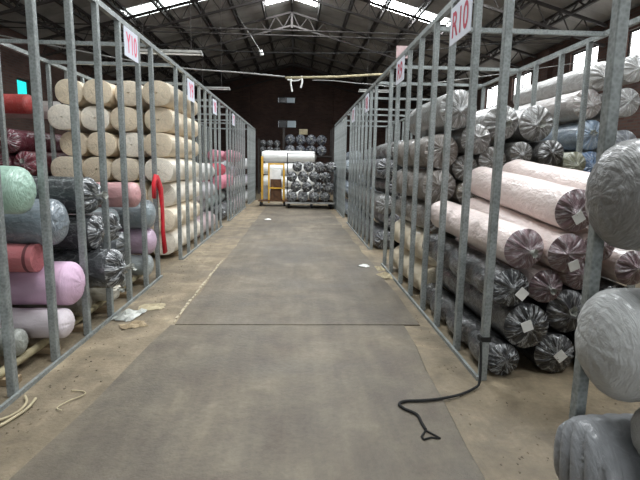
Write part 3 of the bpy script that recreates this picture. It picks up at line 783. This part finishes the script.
# ------------------------------------------------------------------ stacks built row by row
def stack(name, x_lo, x_hi, y_end, L, r, rows, cols, film, cap, base_z=.0, aisle=-1, body=None, jitter=.012, group=None, seed=0, top_drop=0):
    """rolls along y; cols = list of colours to choose from; column 0 is at the aisle"""
    rnd = random.Random(seed); d = 2 * r * 1.01
    n = max(1, int((x_hi - x_lo) / d)); gapu = (x_hi - x_lo - n * d) / max(1, n - 1) if n > 1 else 0
    st = d + gapu * .8
    rise = math.sqrt(max(.1, d * d - (st / 2) ** 2))
    for k in range(rows):
        nn = n if k % 2 == 0 else n - 1
        if nn < 1: nn = 1
        for j in range(nn):
            if k == rows - 1 and j >= nn - top_drop: continue
            u = r + st * j + (st / 2 if k % 2 and n > 1 else 0)
            x = x_hi - u if aisle > 0 else x_lo + u
            z = base_z + r + rise * k
            colr = cols[rnd.randrange(len(cols))]
            f = film if not hasattr(film, '__len__') else rnd.uniform(*film)
            roll('%s roll, %s row from the floor, %s from the aisle' % (name, ORD[k] if k else 'bottom', ['first', 'second', 'third', 'fourth', 'fifth', 'sixth'][j]),
                 (x, y_end + rnd.uniform(-.03, .05), z), FC, L, r * rnd.uniform(.965, 1.0), colr, f, cap if isinstance(cap, str) else cap[rnd.randrange(len(cap))],
                 None, 1, None, group or name + 's', False, body if (j == 0 and body) else None)
CREAM = ['#e8dac3', '#ebdfcb', '#e2d2b8', '#efe6d6']
# cream stack: four columns straight up with the offset every other row, packed by hand
rnd = random.Random(3); rr = .215
for k in range(7):
    for j in range(4):
        if k == 6 and j == 0: zz = .0
        x = -2.085 - .427 * j + rnd.uniform(-.006, .006) + (-.075 * (j > 0) if k % 2 else .0)
        z = .062 + rr * .88 + .374 * k
        roll('cream stack roll, %s row from the floor, %s from the aisle' % (ORD[k], ['first', 'second', 'third', 'fourth'][j]),
             (x, 7.47 + rnd.uniform(-.12, .06), z), FC, 1.9, rr * rnd.uniform(.97, 1.01), CREAM[rnd.randrange(4)], .3, 'boxy', None, .88 * rnd.uniform(.98, 1.0), None, 'cream rolls in the tall stack', False,
             B_CRE if (j == 0) else BOXB[rnd.randrange(3)])
for i, y in enumerate((7.8, 9.0)):
    tag(link('wood_block', rounded_box(1.6, .1, .058, .006, 'wood_block', M_WOOD), None, (-2.72, y, .029)), 'timber sleeper under the cream stack, %s one' % ('nearer', 'farther')[i], 'timber', 'sleepers under the cream stack')
# maroon stack behind it, with a red roll on top
rnd = random.Random(5)
MAR = ['#7a2a3c', '#83303f', '#6a2233']
for k in range(6):
    for j in range(2):
        x = -3.99 - .365 * j - (.18 if k % 2 else 0); z = .19 + .315 * k
        roll('maroon wrapped roll, %s row from the floor, %s of two beside the cream stack' % (ORD[k], ('right', 'left')[j]),
             (x, 7.3 + rnd.uniform(-.05, .05), z), FC, 1.7, .178, MAR[rnd.randrange(3)], .85, 'gather', None, 1, None, 'maroon rolls', k > 3)
roll('bright red wrapped roll lying on top of the maroon stack', (-3.98, 7.5, 1.955 + .19 + .16), FA, 1.3, .17, '#b8443f', .45, 'dome', None, .85, None)
roll('pale roll set back on top of the maroon stack', (-3.8, 8.0, 1.955 + .19 + .13), FA, 1.2, .14, '#c9c2bd', .4, 'dome')

# left second bay, far half
stack('lavender grey bagged', -3.5, -1.87, 9.45, 1.8, .2, 3, ['#b3b3bd', '#a7a8b1', '#c4bfc2', '#c9b3b4'], (.5, .8), ['gather', 'dome'], 0, 1, None, seed=11)
stack('small white bagged', -2.7, -1.87, 9.5, 1.7, .2, 1, ['#d5d3ce'], .5, 'gather', 1.1, 1, None, seed=12)
# left third bay
stack('grey green', -3.5, -1.87, 12.65, 1.85, .21, 2, ['#8d9a98', '#a3aba9', '#4b4c4e', '#94a09d'], (.5, .8), ['gather', 'dome'], 0, 1, None, seed=13)
stack('rose pink bagged', -2.75, -1.87, 12.65, 1.85, .19, 2, ['#d77f92', '#c4344c', '#da96a4'], .45, 'dome', .80, 1, None, seed=14)
stack('pale mixed', -3.5, -1.87, 14.75, 1.75, .21, 4, ['#b9babd', '#c9b0b5', '#5a5d60', '#d0ccc8'], (.5, .8), ['gather', 'dome'], 0, 1, None, seed=15)
stack('pink topped', -2.75, -1.87, 14.75, 1.75, .19, 1, ['#d48b9b'], .45, 'dome', 1.52, 1, None, seed=16)
# left fourth bay
stack('lilac white bagged', -3.2, -1.87, 17.8, 2.6, .22, 5, ['#bcbccb', '#c8c2cc', '#a9abb5', '#cfcfcf'], (.5, .8), ['gather', 'dome'], 0, 1, None, seed=17)

# right second and third bays
DG = ['#56565a', '#4a4a4d', '#65646a', '#6f6d6a', '#5d5b58']
stack('dark grey wrapped', 1.375, 2.75, 8.52, 1.85, .185, 6, DG, (.75, .95), 'gather', 0, -1, B_R8, seed=21, top_drop=1)
stack('smoky grey wrapped', 1.375, 2.4, 10.45, 1.85, .185, 6, DG + ['#7a7a7e'], (.75, .95), 'gather', 0, -1, None, seed=22)
stack('pale blue grey wrapped', 1.375, 2.4, 13.8, 1.8, .2, 5, ['#8b97a3', '#9aa5ad', '#7d868f', '#a9b1b5'], (.7, .9), 'gather', 0, -1, None, seed=23)
stack('misty blue wrapped', 1.375, 2.4, 15.75, 1.8, .2, 6, ['#93a1ad', '#a4afb6', '#8a939b'], (.7, .9), 'gather', 0, -1, None, seed=24)

# ------------------------------------------------------------------ end of the aisle: black roll trolley
tr = empty('roll_trolley', (.42, 16.9, 0)); tag(tr, 'flat platform trolley loaded with black wrapped rolls', 'trolley')
link('platform', rounded_box(1.66, 1.35, .05, .008, 'platform', M_RUST), tr, (0, 0, .205))
link('platform_edge', rounded_box(1.66, .02, .06, .004, 'platform_edge', M_LAMP), tr, (0, -.69, .205))
wh = MB().tube([(-.03, 0, 0), (.03, 0, 0)], .085, 18).mesh('wheel', M_RUBBER)
fk = MB().box((-.05, -.03, .0), (-.036, .03, .10)).box((.036, -.03, .0), (.05, .03, .10)).box((-.05, -.04, .085), (.05, .04, .095)).mesh('wheel_fork', M_DARK)
for x, y in ((-.72, -.5), (.05, -.52), (.72, -.5), (-.72, .5), (.72, .5)):
    q = link('wheel', wh, tr, (x, y, .085)); link('wheel_fork', fk, q)
link('push_handle', MB().tube([(-1.28 + .5 - .02, .68, .2), (-.8, .68, 1.88), (.2, .68, 1.9), (.2, .68, .2)], .022, 8).mesh('push_handle', M_DARK), tr)
link('push_handle_bar', MB().tube([(-.8, .68, 1.55), (.2, .68, 1.56)], .016, 8).mesh('push_handle_bar', M_DARK), tr)
rnd = random.Random(9); rt = .18
TROW = []
for k in range(4):
    n = 4
    for j in range(n):
        x = .42 - .62 + .378 * j + (.13 if k % 2 else 0) + (.05 if k == 3 else 0); z = .232 + rt + .335 * k
        roll('black wrapped roll on the trolley, %s row up, %s from the left' % (ORD[k], ['first', 'second', 'third', 'fourth'][j]),
             (x, 16.22 + rnd.uniform(-.05, .05), z), FC, 1.3, rt * rnd.uniform(.95, 1), '#17181a', .95, 'gather', None, 1, None, 'black rolls on the trolley', True)

# yellow trolley
yt = empty('yellow_stacker_trolley', (-.86, 17.4, 0)); tag(yt, 'yellow tubular frame trolley beside the black rolls', 'trolley')
for x, y, h in ((-.42, .0, 1.75), (-.16, -.25, 1.52), (.36, -.25, 1.52), (.36, .35, 1.3), (-.42, .35, 1.75)):
    link('upright', MB().box((x - .028, y - .028, .12), (x + .028, y + .028, h)).mesh('upright', M_YELLOW), yt)
link('top_bar', MB().box((-.13, -.275, 1.46), (.332, -.225, 1.52)).mesh('top_bar', M_YELLOW), yt)
link('middle_bar', MB().box((-.13, -.275, .62), (.332, -.225, .67)).mesh('middle_bar', M_YELLOW), yt)
link('top_bar', MB().box((-.445, .028, 1.69), (-.395, .322, 1.75)).mesh('top_bar', M_YELLOW), yt)
link('deck', rounded_box(1.0, .8, .05, .006, 'deck', M_RUST), yt, (-.03, .05, .2))
w2 = MB().tube([(-.03, 0, 0), (.03, 0, 0)], .08, 16).mesh('wheel', M_RUBBER)
for x, y in ((-.45, -.25), (.38, -.25), (-.45, .38), (.38, .38)): link('wheel', w2, yt, (x, y, .08))
def carton(label, loc, s, mat, flap=True, group='cartons on the yellow trolley'):
    o = empty('carton', loc); tag(o, label, 'box', group)
    link('carton_body', rounded_box(*s, .006, 'carton_body', mat), o, (0, 0, s[2] / 2))
    link('packing_tape', MB().box((-s[0] / 2 - .002, -.03, s[2] - .05), (s[0] / 2 + .002, .03, s[2] + .002)).mesh('packing_tape', M_CREAMPAPER), o)
    return o
carton('brown carton at the bottom of the yellow trolley', (-.78, 17.42, .226), (.40, .5, .36), M_RUST)
carton('brown carton stacked second on the yellow trolley', (-.78, 17.42, .59), (.38, .48, .36), M_RUST)
carton('white carton on top of the brown cartons in the yellow frame', (-.80, 17.42, .955), (.40, .45, .34), M_PAPER)
carton('pale box at the left end of the yellow trolley deck', (-1.15, 17.52, .226), (.17, .22, .5), M_LAMP)

# white rolls lying crosswise behind the trolleys
for k, (z, r) in enumerate(((.26, .26), (.78, .26), (1.30, .26), (1.80, .24))):
    roll('white wrapped roll lying crosswise behind the trolleys, %s' % ['lowest', 'second up', 'third up', 'topmost'][k], (.62, 20.2, z), FA, 2.1, r, '#d8d8d4', .5, 'dome', None, 1, None, 'white rolls lying behind the trolleys')
# far rack with navy and black rolls
fr = empty('far_shelf_rack', (.0, 24.3, 0)); tag(fr, 'dark shelf rack far down the hall holding navy rolls', 'rack')
for x in (-1.95, -.72, 1.72):
    for y in (-.0, 1.5): link('upright', MB().box((x - .04, y - .04, 0), (x + .04, y + .04, 3.3 if x > -1 else 2.7)).mesh('upright', M_DARK), fr)
link('upright', MB().box((1.86, -.06, 0), (1.98, .06, 3.05)).mesh('upright', simple('blue_grey_paint', hx('#5a6f80'), hx('#6d8292'), .6)), fr)
link('shelf', rounded_box(2.4, 1.5, .06, .005, 'shelf', M_DARK), fr, (.5, .75, 1.90))
link('shelf', rounded_box(1.15, 1.5, .06, .005, 'shelf', M_DARK), fr, (-1.335, .75, 1.98))
rnd = random.Random(4)
for k in range(2):
    for j in range(4):
        roll('navy roll on the far rack, %s row, %s from the left' % (('lower', 'upper')[k], ['first', 'second', 'third', 'fourth'][j]),
             (-.40 + .52 * j, 24.25, 1.935 + .255 + .51 * k), FC, 1.4, .25, '#262c3a', .75, 'gather', None, 1, None, 'navy rolls on the far rack', True)
for k in range(2):
    for j in range(3):
        roll('small black roll on the far rack, %s row, %s from the left' % (('lower', 'upper')[k], ['first', 'second', 'third'][j]),
             (-1.72 + .34 * j, 24.25, 2.015 + .16 + .32 * k), FC, 1.3, .157, '#202124', .8, 'gather', None, 1, None, 'small black rolls on the far rack', False)
carton('small pale box lying on the navy rolls of the far rack', (.25, 24.7, 2.96), (.42, .35, .26), M_CREAMPAPER, group='boxes on the far rack')

# ------------------------------------------------------------------ hanging lamps, pole and cables
def batten(label, c, L, rods, ztop):
    o = empty('batten_lamp', c); tag(o, label, 'lamp', 'unlit batten lamps')
    link('lamp_housing', MB().box((-L / 2, -.05, 0), (L / 2, .05, .045)).mesh('lamp_housing', M_LAMP), o)
    link('lamp_tube', MB().tube([(-L / 2 + .03, 0, -.022), (L / 2 - .03, 0, -.022)], .02, 10).mesh('lamp_tube', M_PAPER), o)
    for s in (-1, 1): link('end_cap', MB().box((s * L / 2 - .02, -.03, -.045), (s * L / 2 + .02, .03, 0)).mesh('end_cap', M_LAMP), o)
    for x in rods: link('hanger_rod', MB().bar((x, 0, .045), (x, 0, roof_z(c[0] + x) - c[2] - .02), .007, 6).mesh('hanger_rod', M_DARK), o)
batten('unlit white batten lamp hung above the cream stack', (-2.45, 9.7, 3.55), 1.2, (-.5, .4), roof_z(-2.45) - .5)
batten('unlit batten lamp hung farther down the left side', (-2.7, 16.0, 3.83), 1.0, (-.35, .25), roof_z(-2.7) - .5)
batten('unlit batten lamp hung over the right racks', (2.45, 16.0, 3.87), 1.0, (-.25, .35), roof_z(2.45) - .5)
tag(link('overhead_pole', MB().tube([(-.35, 13, 3.70), (1.0, 13, 3.76), (2.25, 13, 3.86)], .03, 8).mesh('overhead_pole', M_BAMBOO, True)), 'tan pole hung across the aisle under the roof', 'pole')
def cable(label, pts, r, mat, cat='cable', group='overhead cables'):
    P = []
    for i in range(len(pts) - 1):
        p0 = Vector(pts[max(i - 1, 0)]); p1 = Vector(pts[i]); p2 = Vector(pts[i + 1]); p3 = Vector(pts[min(i + 2, len(pts) - 1)])
        for k in range(6):
            t = k / 6
            P.append(.5 * ((2 * p1) + (p2 - p0) * t + (2 * p0 - 5 * p1 + 4 * p2 - p3) * t * t + (3 * p1 - p0 - 3 * p2 + p3) * t ** 3))
    P.append(Vector(pts[-1]))
    return tag(link('cable' if cat == 'cable' else cat, MB().tube(P, r, 7).mesh('cable', mat, True)), label, cat, group)
cable('grey cable sagging from the upper left to the tan pole', [(-8.72, 13, 4.75), (-6, 13, 4.3), (-3.5, 13, 3.92), (-1.5, 13, 3.80), (-.37, 13, 3.73)], .018, M_LAMP)
cable('thin pale cable drooping below the right end of the pole', [(.35, 13, 3.66), (.9, 13, 3.66), (1.8, 13, 3.60), (3.2, 13, 3.62), (8.12, 13, 4.4)], .011, M_LAMP)
cable('dark cable crossing high from left to right', [(-8.72, 12.5, 5.0), (-4, 12.6, 4.4), (-1, 12.7, 4.25), (3, 12.7, 4.4), (8.12, 12.6, 5.0)], .012, M_BLACK)
hk = empty('hanging_hooks', (-.05, 13, 3.36)); tag(hk, 'white plastic clips hanging from the middle of the tan pole', 'hooks')
link('hook', MB().tube([(-.14, 0, .38), (-.16, 0, .2), (-.12, 0, .0)], .022, 8).mesh('hook', M_PAPER), hk)
link('hook', MB().tube([(.12, 0, .40), (.14, 0, .25), (.10, 0, .1)], .026, 8).mesh('hook', M_PAPER), hk)
link('hook_strap', MB().tube([(-.25, 0, .30), (-.1, 0, .27), (.05, 0, .29), (.15, 0, .36)], .018, 8).mesh('hook_strap', M_PAPER), hk)
wp = empty('pulley_wire', (-1.7, 19, roof_z(-1.7) - .45)); tag(wp, 'thin wire with a pale bulb hanging from the roof, left of the ridge', 'bulb')
link('wire', MB().tube([(-.6, 0, .0), (.25, 0, -1.25)], .01, 6).mesh('wire', M_LAMP), wp)
link('bulb', MB().tube([(.25, 0, -1.25), (.27, 0, -1.30), (.3, 0, -1.38), (.31, 0, -1.42)], .07, 12).mesh('bulb', M_PAPER, True), wp)

hb = empty('hanging_board', (2.10, 10.2, roof_z(2.1) - .1)); tag(hb, 'small pink and white board hung from the roof above the right racks', 'board')
zz_ = at_y(400, 52, 10.2).z - (roof_z(2.1) - .1)
link('board', MB().box((-.12, -.006, zz_ - .12), (.12, .006, zz_ + .12)).mesh('board', simple('faded_pink_board', hx('#a98a8a'), hx('#c9b4b2'), .7, 0, 5)), hb)
for x in (-.1, .1): link('hanger_wire', MB().bar((x, 0, zz_ + .12), (x, 0, .08 - SL * x), .004, 5).mesh('hanger_wire', M_DARK), hb)

# ------------------------------------------------------------------ red cloth on the left post
rc = MB()
CY = -.13
pts = [(-1.74, 6.04, 1.06), (-1.735, 6.07, 1.22), (-1.75, 6.17, 1.29), (-1.755, 6.29, 1.28), (-1.745, 6.36, 1.15), (-1.74, 6.39, .9), (-1.735, 6.40, .6), (-1.73, 6.42, .32)]
pts = [(x, y + CY, z) for x, y, z in pts]
def ribbon(pts, wid, thick, mat, name):
    mb = MB(); P = [Vector(p) for p in pts]
    for i, p in enumerate(P):
        d = (P[min(i + 1, len(P) - 1)] - P[max(i - 1, 0)]).normalized()
        n = Vector((1, 0, 0)); s = d.cross(n).normalized(); ww = wid[i] if hasattr(wid, '__len__') else wid
        for a, b in ((-1, -1), (1, -1), (1, 1), (-1, 1)):
            mb.v.append(tuple(p + s * ww / 2 * a + n * thick * b * (1 + .6 * math.sin(i * 2.1 + a))))
    for i in range(len(P) - 1):
        for k in range(4):
            A = i * 4 + k; B = i * 4 + (k + 1) % 4; mb.f.append((A, B, B + 4, A + 4))
    mb.f += [(3, 2, 1, 0), tuple(len(mb.v) - 4 + k for k in range(4))]
    return mb.mesh(name, mat, True)
tag(link('red_cloth_strip', ribbon(pts, [.09, .11, .12, .12, .12, .11, .10, .12], .012, M_REDCLOTH, 'red_cloth_strip')), 'red cloth strip looped over the last post of the near left bay', 'cloth')

# ------------------------------------------------------------------ black strap from the corner post
sp = [(1.29, 3.16, .30), (1.285, 3.12, .16), (1.26, 3.06, .04), (1.21, 3.02, .016), (1.08, 2.93, .016), (.93, 2.86, .024), (.82, 2.84, .024), (.70, 2.835, .022), (.65, 2.80, .022), (.67, 2.74, .022), (.73, 2.67, .022), (.735, 2.58, .022), (.74, 2.50, .022)]
st = empty('black_strap', (1.29, 3.16, 0)); tag(st, 'black woven strap trailing from the corner post across the slab', 'strap')
def smooth_pts(pts, n=6):
    P = []
    for i in range(len(pts) - 1):
        p0 = Vector(pts[max(i - 1, 0)]); p1 = Vector(pts[i]); p2 = Vector(pts[i + 1]); p3 = Vector(pts[min(i + 2, len(pts) - 1)])
        for k in range(n):
            t = k / n
            P.append(.5 * ((2 * p1) + (p2 - p0) * t + (2 * p0 - 5 * p1 + 4 * p2 - p3) * t * t + (3 * p1 - p0 - 3 * p2 + p3) * t ** 3))
    return P + [Vector(pts[-1])]
org = Vector((1.29, 3.16, 0))
link('strap_length', MB().tube([p - org for p in smooth_pts(sp)], .009, 8).mesh('strap_length', M_BLACK, True), st)
for q in ([(.74, 2.50, .018), (.70, 2.44, .017), (.705, 2.41, .017)], [(.74, 2.50, .018), (.78, 2.45, .017), (.80, 2.42, .017)], [(.705, 2.41, .017), (.75, 2.43, .017), (.80, 2.42, .017)]):
    link('frayed_end', MB().tube([Vector(p) - org for p in q], .006, 6).mesh('frayed_end', M_BLACK, True), st)
link('post_binding', MB().box((-.002, .0, .29), (.072, .062, .325)).mesh('post_binding', M_BLACK), st, (-.0, -.001, 0))

# ------------------------------------------------------------------ litter
def scrap(label, c, w_, d_, h_, rot, mat, seed, name='scrap', cat='litter', group='litter on the floor'):
    rnd = random.Random(seed); mb = MB(); n = 7
    hs = [[rnd.random() for _ in range(n)] for _ in range(n)]
    for i in range(n):
        for j in range(n):
            u, v = i / (n - 1) - .5, j / (n - 1) - .5
            k = 1 + .25 * (rnd.random() - .5)
            ed = 1 - max(abs(u), abs(v)) * 2
            mb.v.append((u * w_ * k, v * d_ * k, .004 + h_ * hs[i][j] * (.25 + .75 * min(1, ed * 2))))
    for i in range(n - 1):
        for j in range(n - 1): mb.f.append((i * n + j, (i + 1) * n + j, (i + 1) * n + j + 1, i * n + j + 1))
    # underside and rim so that the scrap has thickness
    m0 = len(mb.v)
    for v in mb.v[:m0]: mb.v.append((v[0], v[1], max(.0, v[2] - .004)))
    for f in list(mb.f): mb.f.append(tuple(m0 + q for q in reversed(f)))
    return tag(link(name, mb.mesh(name, mat), None, (c[0], c[1], c[2]), (0, 0, rot)), label, cat, group)
scrap('clear crumpled plastic sheet by the left rack foot', (-1.64, 4.62, .0), .20, .34, .06, -.2, M_CLEARBAG, 1, 'plastic_sheet')
scrap('torn tan cardboard flap lying nearest the slab', (-1.50, 4.33, .0), .22, .14, .04, .5, M_CARD, 2, 'cardboard_scrap')
scrap('torn cream paper beyond the plastic sheet', (-1.50, 4.90, .0), .24, .22, .03, .2, M_CREAMPAPER, 3, 'paper_scrap')
scrap('white scrap far down the slab', (-.79, 12.9, .012), .16, .16, .03, .2, M_PAPER, 4, 'paper_scrap')
scrap('white paper scrap near the right rack, on the slab', (1.0, 6.98, .012), .14, .14, .03, .9, M_PAPER, 5, 'paper_scrap')
scrap('crumpled cream paper at the foot of the R9 posts', (1.20, 6.35, .0), .16, .30, .06, .3, M_CREAMPAPER, 6, 'paper_scrap')
scrap('small cream paper beyond it along the right rack', (1.21, 6.85, .0), .12, .25, .05, .1, M_CREAMPAPER, 7, 'paper_scrap')
cable('pale twine curling on the floor near the left slab edge', [(-1.47, 3.03, .008), (-1.39, 3.02, .008), (-1.36, 2.97, .010), (-1.42, 2.88, .012), (-1.45, 2.80, .010), (-1.41, 2.77, .010)], .004, M_CREAMPAPER, 'twine', 'twine on the floor')
cable('cream strip lying at the bottom left rack foot', [(-1.72, 2.95, .01), (-1.66, 2.85, .012), (-1.66, 2.72, .012), (-1.74, 2.6, .012), (-1.72, 2.5, .01)], .009, M_CREAMPAPER, 'twine', 'twine on the floor')
cable('second cream strip looping at the bottom left rack foot', [(-1.64, 2.92, .01), (-1.62, 2.8, .012), (-1.64, 2.68, .012), (-1.70, 2.5, .012), (-1.78, 2.35, .01)], .009, M_CREAMPAPER, 'twine', 'twine on the floor')

# pale mortar line along the left edge of the far slab, and loose grit swept against the racks
mb = MB(); rnd = random.Random(31)
for i in range(26):
    y0 = 4.42 + i * .115 * 1.0; wd = rnd.uniform(.008, .03)
    mb.box((-1.15 - wd, y0, .0005), (-1.15, y0 + rnd.uniform(.07, .115), .007 + rnd.uniform(0, .004)))
link('mortar_edge', mb.mesh('mortar_edge', simple('pale_mortar', hx('#a79c86'), hx('#c0b59d'), .9, 0, 12)), floor)
mb = MB()
for i in range(300):
    left = rnd.random() < .6
    y = 2.2 + 7 * rnd.random() ** 1.5
    x = -1.72 + abs(rnd.gauss(0, .2)) if left else 1.22 - abs(rnd.gauss(0, .12))
    if not left and rnd.random() < .5: x = rnd.uniform(.98, 2.2); y = rnd.uniform(2.0, 3.0)
    e = rnd.uniform(.003, .011); h = rnd.uniform(.002, .007); a = rnd.uniform(0, 6.28); n = len(mb.v)
    z0 = .0125 if (-1.14 < x < 1.0) else .0
    for k in range(3):
        b = a + k * 2.1 + rnd.uniform(-.4, .4); mb.v.append((x + e * math.cos(b), y + e * math.sin(b) * 1.6, z0))
    mb.v.append((x, y, z0 + h)); mb.f += [(n, n + 1, n + 3), (n + 1, n + 2, n + 3), (n + 2, n, n + 3), (n + 2, n + 1, n)]
tag(link('floor_grit', mb.mesh('floor_grit', simple('dark_grit', hx('#3a3227'), hx('#6d614d'), .95, 0, 3))), 'dark grit and crumbs scattered along the rack feet', 'grit', kind='stuff')
